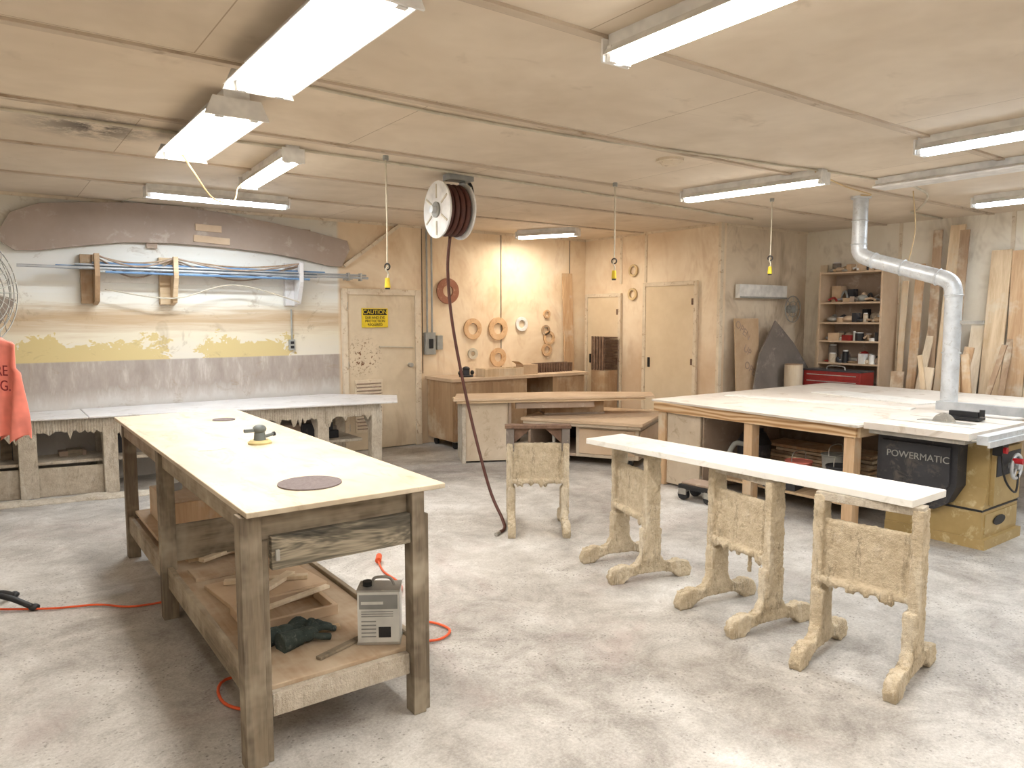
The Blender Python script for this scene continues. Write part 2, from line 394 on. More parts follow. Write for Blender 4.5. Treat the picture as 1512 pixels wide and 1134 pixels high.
# ------------------------------------------------------------------ light fixtures
def fixture(x,y,length,rz,wide=True,cool=False,P=40,lc=None):
    o=O('fluorescent_fixture',(x,y,H),rz); l=length/2
    tm=M_tubec if cool else M_tube
    if wide:
        o.prism([(-.16,-.115),(-.155,-.115),(-.06,-.070),(.06,-.070),(.155,-.115),(.16,-.115),(.065,-.060),(.065,0),(-.065,0),(-.065,-.060)],'YZ',-l,l,M_metalw)
        ty=(-.085,.085); tz=-.118
        for e in (-l-.012,l): o.prism([(-.16,-.135),(.16,-.135),(.12,-.04),(-.12,-.04)],'YZ',e,e+.012,M_metalw)
        o.box(-l,l,-.02,.02,-.10,-.070,M_metalw)
    else:
        o.prism([(-.075,-.085),(-.07,-.085),(-.035,-.055),(.035,-.055),(.07,-.085),(.075,-.085),(.045,-.045),(.045,0),(-.045,0),(-.045,-.045)],'YZ',-l,l,M_metalw)
        ty=(-.038,.038); tz=-.094
        for e in (-l-.012,l): o.box(e,e+.012,-.075,.075,-.112,-.02,M_metalw)
    for t in ty:
        o.cyl((-l+.02,t,tz),(l-.02,t,tz),.019,tm,seg=12)
        for e in (-1,1): o.box(e*(l-.015)-.012,e*(l-.015)+.012,t-.02,t+.02,tz-.02,-.05,M_metalw)
    ob=o.done()
    L=bpy.data.lights.new('tube_light','AREA'); L.shape='RECTANGLE'; L.size=length-.08; L.size_y=.26 if wide else .11; L.energy=P
    L.color=lc or ((0.84,0.93,1.0) if cool else (1.0,0.965,0.91))
    lo=bpy.data.objects.new('tube_light',L); S.collection.objects.link(lo); lo.parent=ob; lo.location=(0,0,-.140 if wide else -.116)
    return ob
R90=math.pi/2
fixture(1.09,2.84,1.24,R90,True,False,26)
fixture(1.12,4.55,1.26,R90,True,False,24)
fixture(1.79,5.52,1.22,R90-.05,False,False,16)
fixture(1.83,7.02,1.22,0,False,True,32)
fixture(2.18,1.66,1.22,R90,False,False,26)
fixture(5.28,3.88,1.26,R90+.12,False,False,28)
fixture(6.0,7.48,.84,R90+.45,False,False,24,(1.0,.90,.75))
fixture(4.95,1.74,1.22,R90,False,True,26)
fixture(7.68,2.50,1.24,R90,False,True,28)
fixture(0.2,0.4,1.22,R90,True,False,26)
fixture(3.6,-0.4,1.22,R90,True,False,32)
fixture(6.5,0.0,1.22,R90,True,True,28)
o=O('unlit_light_channel',(6.10,2.6,H)); o.box(-.06,.06,-.62,.62,-.05,0,M_metalw); o.prism([(-.11,-.075),(-.06,-.05),(.06,-.05),(.11,-.075),(.10,-.085),(-.10,-.085)],'XZ',-.62,.62,M_metalw); o.done(.003)
o=O('ceiling_power_cord'); o.tube([(1.12,5.17,2.66),(1.2,5.2,2.55),(1.35,5.35,2.42),(1.55,5.6,2.45),(1.68,5.95,2.6),(1.74,6.05,2.66)],.006,M_cordy)
o.tube([(1.6,7.02,2.70),(1.3,7.2,2.66),(1.2,7.6,2.7),(1.2,8.17,2.74)],.005,M_cordw); o.done()
o=O('overhead_conduit'); o.tube([(XL+.01,4.95,2.735),(2.0,4.95,2.735),(3.2,5.0,2.735),(5.0,5.1,2.735),(7.28,5.3,2.735)],.010,M_cordw)
o.tube([(1.3,3.6,2.738),(2.8,3.62,2.738),(5.2,3.3,2.738),(6.1,3.2,2.738)],.008,M_cordw)
o.tube([(5.3,3.3,2.73),(5.8,3.35,2.68),(6.5,3.5,2.70),(6.7,3.7,2.74)],.006,M_cordy)
o.tube([(6.2,3.1,2.73),(6.9,3.2,2.70),(7.6,3.6,2.68),(8.1,3.9,2.72),(9.0,4.0,2.74)],.010,M_cordw); o.done()
o=O('smoke_detector',(4.12,3.72,H)); o.cyl((0,0,-.018),(0,0,0),.10,M_trim); o.cyl((0,0,-.045),(0,0,-.018),.055,M_trim,r2=.075); o.done(.003)
for (x,y,z) in ((2.40,4.83,1.82),(4.45,4.63,1.94),(6.24,4.33,2.03)):
    o=O('hanging_power_cord',(x,y,0))
    o.cyl((0,0,H-.03),(0,0,H),.02,M_elec)
    o.tube([(0,0,H-.01),(.003,0,(H+z)/2),(0,0,z+.2),(.012,.01,z+.16),(-.012,0,z+.13),(.008,0,z+.10),(0,0,z+.06)],.006,M_cordw)
    o.torus((0,0,z+.15),(1,.5,0),.022,.006,M_black,20,6)
    o.cyl((0,0,z),(0,0,z+.07),.022,M_yel,r2=.016); o.cyl((0,0,z-.012),(0,0,z),.018,M_black)
    o.done(.002)
# ------------------------------------------------------------------ hose reel
o=O('hose_reel',(3.10,5.13,2.46),math.radians(-2))
ax=(1,0,0)
o.ring((-.11,0,0),ax,.225,.055,.014,M_metalw); o.ring((.11,0,0),ax,.225,.05,.014,M_metalw)
for a in range(6):
    t=a*math.tau/6; o.box(-.116,-.110,-.008,.008,.09,.20,M_cordw,rot=(t,0,0),pivot=(-.113,0,0))
o.ring((-.125,0,0),ax,.062,.025,.03,M_elec)
for k in range(4):
    for q in range(2): 
        o.torus((-.075+.05*k,0,0),ax,.15+.035*q,.022,M_hose,40,8)
o.cyl((-.10,0,0),(.11,0,0),.13,M_black)
o.cyl((-.16,0,0),(.16,0,0),.03,M_galv)
o.box(.125,.14,-.05,.05,-.05,.24,M_elec); o.box(-.02,.20,-.06,.06,.24,.29,M_elec); o.cyl((.17,0,.05),(.17,0,.2),.04,M_elec)
o.tube([(.15,0,.05),(.22,0,.1),(.24,.05,.22),(.2,.08,.28)],.014,M_black)
o.done(.002)
o=O('air_hose'); o.tube([(3.08,5.08,2.25),(3.08,5.12,1.986),(3.11,5.10,1.545),(3.18,4.98,.89),(3.2,4.72,.28),(3.18,4.50,.06),(3.14,4.42,.014),(3.05,4.36,.014)],.0125,M_hose); o.cyl((3.05,4.36,.014),(3.0,4.33,.014),.014,M_steel); o.done()
# ------------------------------------------------------------------ left workbench
T=.94
o=O('workbench',(0,0,0))
x0,x1,y0,y1=.70,1.485,2.50,5.50
o.box(x0,x1,y0,y1,T-.02,T,M_tabletop)
o.box(.735,.775,2.60,5.42,T-.12,T-.021,M_oldwoodY); o.box(1.39,1.43,2.62,5.42,T-.12,T-.021,M_oldwoodY)
o.box(.765,1.34,2.556,2.59,T-.12,T-.021,M_oldwoodX); o.box(.775,1.39,5.38,5.42,T-.12,T-.021,M_oldwoodX)
o.box(.79,1.338,2.522,2.555,T-.225,T-.105,M_smear)
o.box(.81,1.33,2.56,3.0,T-.21,T-.13,M_oldwoodX)
o.box(.80,.815,2.508,2.521,T-.19,T-.15,M_steel)
for (lx,ly) in ((.685,2.530),(.715,4.12),(.73,5.36)):
    o.box(lx,lx+.075,ly,ly+.072,0,T-.022,M_oldwood)
o.box(.762,.785,2.545,2.598,0,T-.122,M_oldwood)
for (lx,ly) in ((1.342,2.516),(1.37,4.12),(1.36,5.36)):
    o.box(lx,lx+.055,ly,ly+.07,0,T-.022,M_oldwood)
o.box(1.399,1.425,2.535,2.605,.0,T-.122,M_oldwood)
o.box(.768,1.39,2.585,5.42,.245,.265,M_shelf)
o.box(.742,.768,2.605,5.42,.17,.285,M_oldwoodY); o.box(1.39,1.415,2.61,5.42,.17,.285,M_oldwoodY)
o.box(.787,1.34,2.548,2.584,.165,.25,M_dust2)
o.box(.78,1.388,4.6,5.36,.30,.32,M_shelf)
o.box(.79,1.37,4.15,4.17,.30,.50,M_oldwoodX)
o.done(.003)
o=O('sanding_disc',(1.04,2.81,T+.0005)); o.cyl((0,0,0),(0,0,.005),.125,M_disc,seg=48); o.done()
o=O('sanding_disc',(1.26,4.93,T+.0005)); o.cyl((0,0,0),(0,0,.005),.07,M_disc,seg=32); o.done()
o=O('paper_label',(.92,3.87,T+.001)); o.prism([(-.07,-.04),(-.01,-.06),(.07,-.03),(.06,.04),(0,.05),(-.05,.03)],'XY',0,.002,M_paper); o.done()
o=O('orbital_sander',(1.17,3.88,T))
o.cyl((0,0,0),(0,0,.009),.060,M_pad,seg=32); o.cyl((0,0,.009),(0,0,.020),.062,M_pad,r2=.048,seg=32); o.cyl((0,0,.020),(0,0,.060),.031,M_grnt,r2=.027,seg=24)
o.blob((0,0,.078),.036,.036,.024,M_grnt); o.box(-.08,-.02,-.012,.012,.064,.082,M_grnt); o.cyl((.02,.0,.035),(.08,.03,.04),.009,M_grnt); o.cyl((.08,.03,.04),(.09,.033,.042),.012,M_black)
o.done(.003)
SY=-.09
o=O('solvent_can',(1.29,2.80+SY,.266),math.radians(-33))
o.box(-.085,.085,-.055,.055,.006,.225,M_canw); o.box(-.088,.088,-.058,.058,0,.01,M_steel); o.box(-.088,.088,-.058,.058,.222,.230,M_steel)
o.box(-.078,.078,-.0565,-.055,.15,.21,M_cang)
o.box(.0,.05,-.0575,-.056,.03,.075,M_black); o.box(-.07,.02,-.0575,-.056,.17,.182,M_canw)
for k in range(5): o.box(-.07,-.01,-.0575,-.056,.032+k*.016,.037+k*.016,M_cang)
for k in range(3): o.box(-.07,.06,-.0575,-.056,.118+k*.010,.121+k*.010,M_cang)
o.cyl((-.05,0,.23),(-.05,0,.25),.02,M_black); o.tube([(-.03,0,.23),(-.02,0,.262),(.04,0,.262),(.06,0,.23)],.006,M_steel)
o.done(.006)
o=O('work_gloves',(1.03,2.96+SY,.266),.3)
for (cx,cy,a) in ((0,0,.2),(-.04,.09,-.3)):
    o.blob((cx,cy,.03),.055,.045,.028,M_glove)
    for k in range(4):
        aa=a+(-.45+.3*k); q=Vector((math.cos(aa),math.sin(aa),0))
        o.tube([(cx,cy,.03),(cx+q.x*.07,cy+q.y*.07,.04+.006*k),(cx+q.x*.13,cy+q.y*.12,.018)],.013,M_glove,8,4)
    o.tube([(cx,cy,.03),(cx+.02,cy-.06,.03),(cx+.06,cy-.08,.02)],.014,M_glove,8,4)
    o.cyl((cx-.03,cy,.03),(cx-.12,cy+.01,.028),.034,M_glove,r2=.045,seg=14)
o.done()
o=O('wood_offcuts',(0,SY,0))
def tilt(x0,x1,y0,y1,z,t,m,rz): o.box(x0,x1,y0,y1,z,z+t,m,rot=(0,0,rz))
tilt(.85,1.33,3.5,3.85,.266,.02,M_mdfl,.1)
for a in ((.85,1.25,3.15,3.17),(.85,1.25,3.41,3.43),(.85,.87,3.17,3.41),(1.23,1.25,3.17,3.41)): o.box(*a,.266,.31,M_mdfl)
tilt(.85,1.28,3.55,3.60,.29,.02,M_lum[3],.7); tilt(.9,1.3,3.68,3.72,.288,.02,M_lum[3],-.4); tilt(.9,1.3,3.3,3.33,.312,.015,M_lum[3],.3)
tilt(.82,1.3,3.95,4.12,.266,.02,M_shelf,.02)
tilt(1.0,1.27,2.80,2.83,.266,.012,M_oldwood,.35); tilt(.9,1.2,3.02,3.06,.266,.015,M_lum[1],-.25)
tilt(.85,1.2,4.3,4.5,.266,.02,M_lum[1],.1); tilt(.88,1.25,4.25,4.29,.29,.02,M_lum[3],.5)
o.box(.85,1.3,4.72,4.74,.32,.5,M_lum[0]); o.box(.85,1.3,5.3,5.32,.32,.5,M_lum[0]); o.box(.85,.87,4.74,5.3,.32,.5,M_shelf); o.box(1.28,1.3,4.74,5.3,.32,.5,M_shelf)
o.box(.85,1.28,4.74,5.28,.5,.512,M_shelf)
o.done(.002)
o=O('paint_can',(.93,5.0,.513)); 
o.cyl((0,0,0),(0,0,.18),.075,M_cang); o.cyl((0,0,.05),(0,0,.13),.0755,M_canw); o.torus((0,0,.18),(0,0,1),.073,.004,M_steel); o.done()
o=O('extension_cord')
o.tube([(2.02,4.26,.03),(1.98,4.10,.012),(1.95,3.8,.012),(1.72,3.5,.012),(1.60,3.2,.012),(1.75,3.05,.012),(1.87,3.12,.012),(1.80,3.28,.012),(1.55,3.2,.012),(1.3,3.0,.012),(1.05,2.86,.012),(.85,2.9,.012),(.74,3.05,.012),(.8,3.25,.012),(1.1,3.2,.012),(1.4,3.5,.012),(1.65,4.0,.012)],.0065,M_orange)
o.cyl((2.02,4.26,.03),(2.06,4.33,.035),.02,M_orange); o.done()
o=O('extension_cord'); o.tube([(-.25,4.98,.012),(.2,4.66,.012),(.45,4.55,.012),(.62,4.40,.012),(.9,4.4,.012),(1.3,4.6,.012)],.006,M_orange); o.done()
# ------------------------------------------------------------------ back bench
o=O('plaster_crusted_bench',(0,0,0))
o.prism([(-1.3,7.86),(.75,7.49),(.75,8.18),(-1.3,8.18)],'XY',.705,.722,M_benchtop)
o.prism([(.755,7.49),(3.55,6.95),(3.85,7.55),(3.2,8.13),(.755,8.18)],'XY',.705,.724,M_benchtop)
def fr(x): return 7.62-.19*(x-.1)
for (a,b) in ((-1.1,-.95),(.22,.36),(.86,.98),(2.0,2.12),(2.75,2.87),(3.3,3.42)):
    y=fr(a)+.06
    o.prism([(y,0),(y+.09,0),(y+.09,.45),(y+.2,.55),(y+.2,.62),(y-.02,.62)],'YZ',a,b,M_dust2)
    o.box(a,b,8.05,8.13,0,.62,M_dust2)
    o.box(a,b,y,8.13,.60,.70,M_dust2)
def apron(xa,xb):
    nn=max(2,int((xb-xa)/.022)); bot=[]
    for k in range(nn+1):
        e=min(k,nn-k)/nn
        zc=.585-.07*math.exp(-e*14)+random.uniform(-.012,.012)
        if random.random()<.2: zc-=random.uniform(.02,.08)
        bot.append((xb-(xb-xa)*k/nn,zc))
    for k in range(len(bot)-1):
        (p,zp),(q,zq)=bot[k],bot[k+1]
        yq=fr(q)+.05; yp=fr(p)+.05
        o._add([(p,yp,zp),(q,yq,zq),(q,yq,.705),(p,yp,.705),(p,yp+.03,zp),(q,yq+.03,zq),(q,yq+.03,.705),(p,yp+.03,.705)],[(0,1,2,3),(7,6,5,4),(0,4,5,1),(1,5,6,2),(2,6,7,3),(3,7,4,0)],M_dust2)
for a in ((-1.0,.25),(.25,.95),(.95,2.05),(2.05,2.85),(2.85,3.4)): apron(*a)
o.prism([(-1.1,7.95),(3.3,7.3),(3.3,8.12),(-1.1,8.15)],'XY',.28,.31,M_dust2)
for k in range(26):
    x=random.uniform(-.8,3.1); y=fr(x)+.35+random.uniform(0,.1); w=random.uniform(.08,.25); h=random.uniform(.05,.22)
    o.box(x,x+w,y,y+.15,.31,.31+h,random.choice([M_oldwoodX,M_black,M_mdf,M_dkgrey,M_slate]))
for (xa,xb) in ((.34,.88),(-.9,.22)): o.prism([(xa,fr(xa)+.12),(xb,fr(xb)+.12),(xb,fr(xb)+.15),(xa,fr(xa)+.15)],'XY',0,.26,M_dust2)
o.done(.006)
o=O('sawdust_pile',(0,0,0))
for k in range(20):
    x=-.6+k*.19; o.blob((x,fr(x)-.09+random.uniform(-.03,.02),0.0),.2,.11,.015+random.random()*.025,M_dust2,12)
o.done()
# ------------------------------------------------------------------ arch template & wall rack
top=[(.19,2.40),(.28,2.56),(.50,2.66),(.84,2.70),(1.3,2.735),(1.64,2.735),(2.1,2.71),(2.61,2.65),(3.1,2.58),(3.53,2.50)]
bot=[(3.56,2.40),(3.46,2.20),(3.3,2.20),(2.95,2.27),(2.61,2.315),(2.1,2.35),(1.64,2.36),(1.2,2.345),(.84,2.29),(.5,2.23),(.3,2.22),(.20,2.29)]
o=O('arched_wall_template'); o.prism(top+bot,'XZ',8.13,8.155,M_mdfarch); o.box(1.86,2.12,8.115,8.13,2.50,2.57,M_mdfl,rot=(0,.03,0)); o.box(1.84,2.2,8.115,8.13,2.38,2.45,M_mdfl,rot=(0,.05,0))
for x in (.6,1.4,3.0): o.box(x,x+.1,8.155,8.18,2.3,2.6,M_mdf)
o.done(.002)
o=O('wall_pipe_rack')
for (x,m) in ((.93,M_cab),(1.62,M_plyX),(2.90,M_benchtop)):
    o.prism([(8.19,1.73),(8.03,1.76),(7.92,2.0),(7.92,2.21),(7.98,2.21),(7.98,2.06),(8.10,2.06),(8.10,2.21),(8.19,2.21)],'YZ',x-.022,x+.022,m)
    o.box(x-.12,x-.022,8.12,8.19,1.74,2.21,m)
o.box(.8,3.0,8.175,8.195,1.95,2.05,M_white)
for (xa,xb,y,z,r,m) in ((.3,3.7,7.95,2.075,.014,M_pipeg),(.6,3.1,8.0,2.08,.019,M_blue),(.62,3.05,8.05,2.08,.016,M_blue),(.75,3.68,7.96,2.105,.011,M_pipeg),(.9,3.2,8.02,2.12,.017,M_blue),(1.0,3.0,7.95,2.04,.012,M_blue)):
    o.cyl((xa,y,z),(xb,y,z-.01),r,m,seg=12)
for (z,dz,y,m) in ((2.2,.10,7.95,M_mdf),(2.18,.14,8.0,M_mdf),(2.2,.06,8.06,M_lum[2]),(2.17,.17,8.05,M_mdf)):
    for (a,b) in ((.93,1.62),(1.62,2.9)):
        o.tube([(a,y,z),((a*3+b)/4,y,z-dz*.7),((a+b)/2,y,z-dz),((a+3*b)/4,y,z-dz*.7),(b,y,z)],.008,m,8,5)
o.tube([(1.0,8.05,1.88),(1.6,8.0,1.80),(2.2,8.0,1.95),(2.9,8.02,1.78)],.007,M_cordw,8,6)
for x in (3.45,3.6): o.box(x,x+.02,7.93,8.0,2.03,2.12,M_steel)
o.cyl((3.5,7.95,2.055),(3.5,8.19,2.055),.012,M_steel)
o.done(.002)
o=O('trim_20'); o.box(3.42,4.30,8.15,8.19,2.45,2.49,M_trim,rot=(0,-.62,0)); o.done()
o=O('wall_outlet',(2.86,8.165,1.30)); o.box(-.035,.035,0,.03,-.06,.06,M_elec); o.cyl((0,.01,.06),(0,.01,.4),.01,M_elec); o.box(-.02,.02,-.006,0,.01,.04,M_black); o.box(-.02,.02,-.006,0,-.04,-.01,M_black); o.done(.003)
o=O('light_switch_box',(4.63,8.12,1.28)); o.box(-.07,.07,0,.07,-.14,.14,M_elec); o.box(-.03,.03,-.012,0,-.06,.06,M_black); o.cyl((-.03,.04,.14),(-.03,.04,H-1.28-.001),.012,M_elec); o.cyl((.04,.04,.14),(.04,.04,H-1.28-.001),.012,M_elec); o.box(.10,.18,.01,.07,-.08,.10,M_elec); o.done(.004)
# ------------------------------------------------------------------ rings
for (x,z,ro,ri,m) in ((4.92,1.95,.165,.075,M_ringb),(5.30,1.46,.14,.075,M_ringt),(5.71,1.46,.155,.075,M_ringt),(6.11,1.52,.10,.055,M_metalw),(5.71,1.07,.13,.06,M_ringt),(5.30,1.13,.075,.035,M_cordw),(6.56,1.66,.06,.035,M_ringt),(6.54,1.43,.075,.045,M_lum[2]),(6.60,1.32,.10,.06,M_ringt),(6.56,1.15,.09,.05,M_ringt)):
    o=O('wooden_ring',(x,8.17,z)); o.ring((0,0,0),(0,1,0),ro,ri,.022,m); o.cyl((0,-.015,ri-.004),(0,.025,ri-.004),.004,M_steel,seg=8); o.done(.002)
for (y,z,ro,ri) in ((7.20,2.25,.085,.055),(7.21,1.93,.085,.05)):
    o=O('wooden_ring',(7.27,y,z)); o.ring((0,0,0),(1,0,0),ro,ri,.022,M_cordy); o.cyl((-.015,0,ri-.004),(.025,0,ri-.004),.004,M_steel,seg=8); o.done(.002)
# ------------------------------------------------------------------ counter by door
o=O('oak_cabinet_counter',(4.56,7.50,0))
o.box(0,2.2,0,.66,.83,.87,M_mdfl); o.box(.02,1.15,.03,.64,.10,.83,M_cab); 
o.box(.06,.54,.018,.03,.14,.80,M_cab); o.box(.60,1.10,.018,.03,.14,.80,M_cab)
o.box(1.6,2.15,.05,.64,.08,.83,M_cab)
for x in (.1,1.05,1.7,2.1):
    for y in (.1,.55): o.cyl((x-.015,y,.045),(x+.015,y,.045),.045,M_black); o.box(x-.03,x+.03,y-.03,y+.03,.08,.1,M_steel)
o.done(.004)
o=O('router_tool',(4.90,7.72,.871)); o.cyl((0,0,0),(0,0,.02),.09,M_black); o.cyl((0,0,.02),(0,0,.10),.045,M_dkgrey); o.blob((.0,0,.10),.05,.05,.03,M_black); o.blob((.09,0,.05),.025,.025,.03,M_black); o.blob((-.09,0,.05),.025,.025,.03,M_black); o.done(.003)
o=O('wooden_box',(5.35,7.62,.871)); 
for a in ((-.3,.3,-.1,-.085),(-.3,.3,.1,.115),(-.3,-.285,-.085,.1),(.285,.3,-.085,.1)): o.box(*a,0,.10,M_lum[1])
o.box(-.285,.285,-.085,.1,0,.01,M_lum[1]); o.done(.002)
o=O('metal_slat_bundle',(6.35,7.85,.871)); 
for k in range(12): o.box(-.36+.01*k,.30+.006*k,-.12+.02*k,-.105+.02*k,0,.09+.03*math.sin(k),M_rust); 
for k in range(15): o.box(-.36+.045*k,-.34+.045*k,-.14,-.13,0,.12,M_rust)
o.done()
o=O('cardboard_box',(5.80,7.65,.871)); o.box(-.12,.12,-.08,.08,0,.13,M_cardb); o.prism([(-.12,.13),(-.19,.17),(-.188,.175),(-.118,.135)],'XZ',-.08,.08,M_cardb); o.done(.002)
o=O('leaning_plank',(6.93,8.07,0)); o.box(-.09,.09,0,.02,.0,2.25,M_lum[0],rot=(-.045,0,0),pivot=(0,0,0)); o.done(.002)
o=O('rusty_slat_stack',(7.2,7.42,0))
o.box(-.22,.02,0,.28,0,.88,M_cab)
for k in range(22): o.box(-.22,.02,.0,.28,.885+k*.021,.899+k*.021,M_rust,rot=(0,0,random.uniform(-.05,.05)))
for k in range(5): o.box(-.235,-.22,.02+.055*k,.045+.055*k,.88,1.35,M_rust)
o.done()
# ------------------------------------------------------------------ mid tables
ang=math.atan2(-.43,.9)
o=O('assembly_table',(4.12,6.75,0),ang)
o.prism([(0,0),(2.30,0),(2.42,.40),(1.5,.62),(0.1,.62)],'XY',.70,.722,M_mdfl); o.box(.04,2.2,.02,.50,.672,.70,M_plyX)
o.box(.14,.62,.09,.50,0.02,.672,M_beige); o.box(.10,.14,.06,.52,0,.672,M_dust2); o.box(.62,.65,.06,.52,0,.672,M_mdf)
o.box(.7,1.6,.05,.09,.60,.672,M_mdf)
o.done(.003)
a2=math.atan2(-1.22,.71)
o=O('low_rolling_cabinet',(4.84,6.50,0),a2)
o.box(0,1.38,0,1.28,.465,.50,M_mdfl); o.box(.02,1.36,.02,1.26,.43,.465,M_beige)
o.box(.62,1.32,.10,1.15,.09,.43,M_beige); o.box(.66,1.28,.085,.10,.13,.40,M_mdfl)
o.box(1.32,1.335,.14,1.1,.13,.40,M_mdfl)
o.box(.05,.62,.10,1.15,.09,.12,M_mdf); o.box(.05,.08,.10,1.15,.12,.43,M_mdf); o.box(.08,.62,1.12,1.15,.12,.43,M_dkgrey)
o.box(.34,.37,.10,.14,.12,.43,M_steel)
for x in (.12,1.22):
    for y in (.18,1.05): o.cyl((x-.018,y,.04),(x+.018,y,.04),.04,M_black); o.box(x-.03,x+.03,y-.03,y+.03,.07,.09,M_steel)
o.done(.004)
o=O('support_block',(5.55,6.45,.501),ang); o.box(-.35,.35,-.12,.12,.02,.168,M_cab); o.box(-.36,.36,-.13,.13,.0,.02,M_mdf); o.done(.003)
# ------------------------------------------------------------------ sawhorses
foot=[(-.27,0),(-.285,.04),(-.26,.09),(-.19,.11),(-.13,.095),(-.09,.11),(-.062,.16),(-.062,.32),(.062,.32),(.062,.16),(.09,.11),(.13,.095),(.19,.11),(.26,.09),(.285,.04),(.27,0),(.19,0),(.15,.035),(.08,.05),(-.08,.05),(-.15,.035),(-.19,0)]
def sawhorse(x,y,rz,metal=False):
    o=O('sawhorse',(x,y,0),rz)
    for s in (-1,1):
        yy=s*.20
        o.prism(foot,'XZ',yy-.027,yy+.027,M_dust)
        o.box(-.048,.048,yy-.023+s*.012,yy+.023+s*.012,.12,.775 if not metal else .66,M_dust)
    o.box(-.022,.002,-.2,.2,.37,.66,M_dust); o.box(-.05,.05,-.2,.2,.358,.385,M_dust)
    for k in range(16):
        yy=random.uniform(-.19,.19); o.blob((random.choice((-.04,.04))+random.uniform(-.01,.01),yy,.362),.012,.016,random.uniform(.015,.04),M_dust,8)
    for k in range(8):
        s=random.choice((-1,1)); o.blob((random.uniform(-.04,.04),s*.228,random.uniform(.15,.7)),.018,.010,random.uniform(.02,.05),M_dust,8)
    if random.random()<.5: o.cyl((0,-.05,.37),(0.0,-.05,.25),.010,M_dust,seg=8)
    ob=o.done(lump=.020,vox=.0075)
    p=O('top_rail',(0,0,0))
    if metal:
        p.box(-.05,.05,-.25,.25,.775,.80,M_rust); 
        for s in (-1,1): p.box(-.04,.04,s*.21-.03,s*.21+.03,.60,.78,M_slate); p.prism([(s*.18,.775),(s*.05,.775),(s*.18,.66)],'YZ',-.02,.02,M_rust)
    else:
        p.box(-.04,.04,-.23,.23,.75,.789,M_dust2)
    p.done(.003,parent=ob)
    return ob
sawhorse(3.32,3.24,math.radians(-17)); sawhorse(3.27,2.38,math.radians(-10)); sawhorse(3.23,1.68,math.radians(9))
sawhorse(3.38,4.32,math.radians(55),True)
o=O('white_plank',(3.335,2.50,.79)); o.box(-.165,.165,-1.02,1.02,0,.034,M_white,rot=(0,0,math.radians(1.2))); o.done(.003)
# ------------------------------------------------------------------ big outfeed table
o=O('outfeed_table')
o.prism([(5.16,2.80),(5.25,4.92),(8.35,4.92),(8.35,2.80)],'XY',.80,.82,M_rt)
o.box(5.24,5.27,2.86,4.88,.71,.80,M_ply); o.box(5.27,8.3,2.84,2.87,.71,.80,M_plyX); o.box(5.27,8.3,4.85,4.88,.71,.80,M_plyX); o.box(8.27,8.30,2.86,4.88,.71,.80,M_ply)
for (a,b) in ((5.271,2.88),(5.271,3.78),(5.271,4.76),(6.6,2.9),(6.6,4.755),(8.165,2.9),(8.165,4.755)): o.box(a,a+.10,b,b+.085,0,.799,M_post)
o.box(5.30,5.325,4.36,4.755,0.02,.71,M_beige); o.box(5.375,6.6,4.74,4.755,.02,.71,M_plyX); o.box(5.33,6.5,4.34,4.36,.02,.71,M_mdf)
o.box(6.65,6.68,2.99,4.74,.02,.71,M_mdf)  # brown back panel added to darken the space under the table
o.box(5.4,6.58,3.0,4.3,.14,.16,M_plyX)
o.box(6.205,8.35,2.25,2.798,.80,.82,M_rt); o.box(6.205,8.3,2.27,2.29,.72,.80,M_plyX); o.box(8.2,8.28,2.30,2.38,0,.799,M_post)
o.done(.003)
o=O('loose_flat_boards',(0,0,.8205)); o.box(6.2,6.35,3.0,4.7,0,.012,M_white,rot=(0,0,.2)); o.box(6.9,7.3,3.1,4.3,0,.012,M_white,rot=(0,0,-.2)); o.done(.002)
o=O('shop_vacuum',(5.72,4.08,.161)); o.cyl((0,0,.04),(0,0,.30),.14,M_dkgrey,r2=.15,seg=28); o.cyl((0,0,.30),(0,0,.40),.155,M_black,r2=.10,seg=28); o.box(-.03,.03,-.08,.08,.40,.44,M_black); o.tube([(-.15,0,.3),(-.22,.05,.3),(-.24,.1,.15),(-.2,.0,.04)],.022,M_elec)
for a in range(4): o.cyl((.12*math.cos(a*1.57+.7)-.01,.12*math.sin(a*1.57+.7),.02),(.12*math.cos(a*1.57+.7)+.01,.12*math.sin(a*1.57+.7),.02),.02,M_black)
o.done(.003)
o=O('furniture_dolly',(5.08,4.14,0),.1)
o.box(-.12,.12,-.17,.17,.10,.14,M_black); o.box(-.1,.1,-.15,.15,.14,.16,M_mdf)
for x in (-.09,.09):
    for y in (-.13,.13): o.cyl((x-.02,y,.05),(x+.02,y,.05),.05,M_black); o.box(x-.03,x+.03,y-.04,y+.04,.05,.11,M_steel)
o.done(.004)
for (x,y,m,h) in ((5.75,3.30,M_elec,.30),(5.72,3.62,M_pink,.20),(5.52,3.12,M_dkgrey,.26)):
    o=O('storage_bucket',(x,y,.161)); o.cyl((0,0,0),(0,0,h),.09,m,r2=.11,seg=24); o.torus((0,0,h),(0,0,1),.11,.008,m,24,6); o.tube([(-.11,0,h),(-.08,0,h+.08),(.08,0,h+.08),(.11,0,h)],.004,M_steel); o.done()
o=O('stacked_scrap_wood',(0,0,.161))
for k in range(9): o.box(5.95+.01*k,6.55-.02*k,3.1+.03*(k%3),4.2-.05*(k%4),.03*k,.03*k+.024,M_lum[k%4],rot=(0,0,.03*((k%3)-1)))
o.done(.002)
o=O('power_tool_case',(5.50,3.62,.161),.2); o.box(-.1,.1,-.14,.14,0,.12,M_dkgrey); o.box(-.105,.105,-.145,.145,.055,.065,M_black); o.tube([(-.11,-.05,.07),(-.14,-.04,.08),(-.14,.04,.08),(-.11,.05,.07)],.008,M_black); o.done(.008)
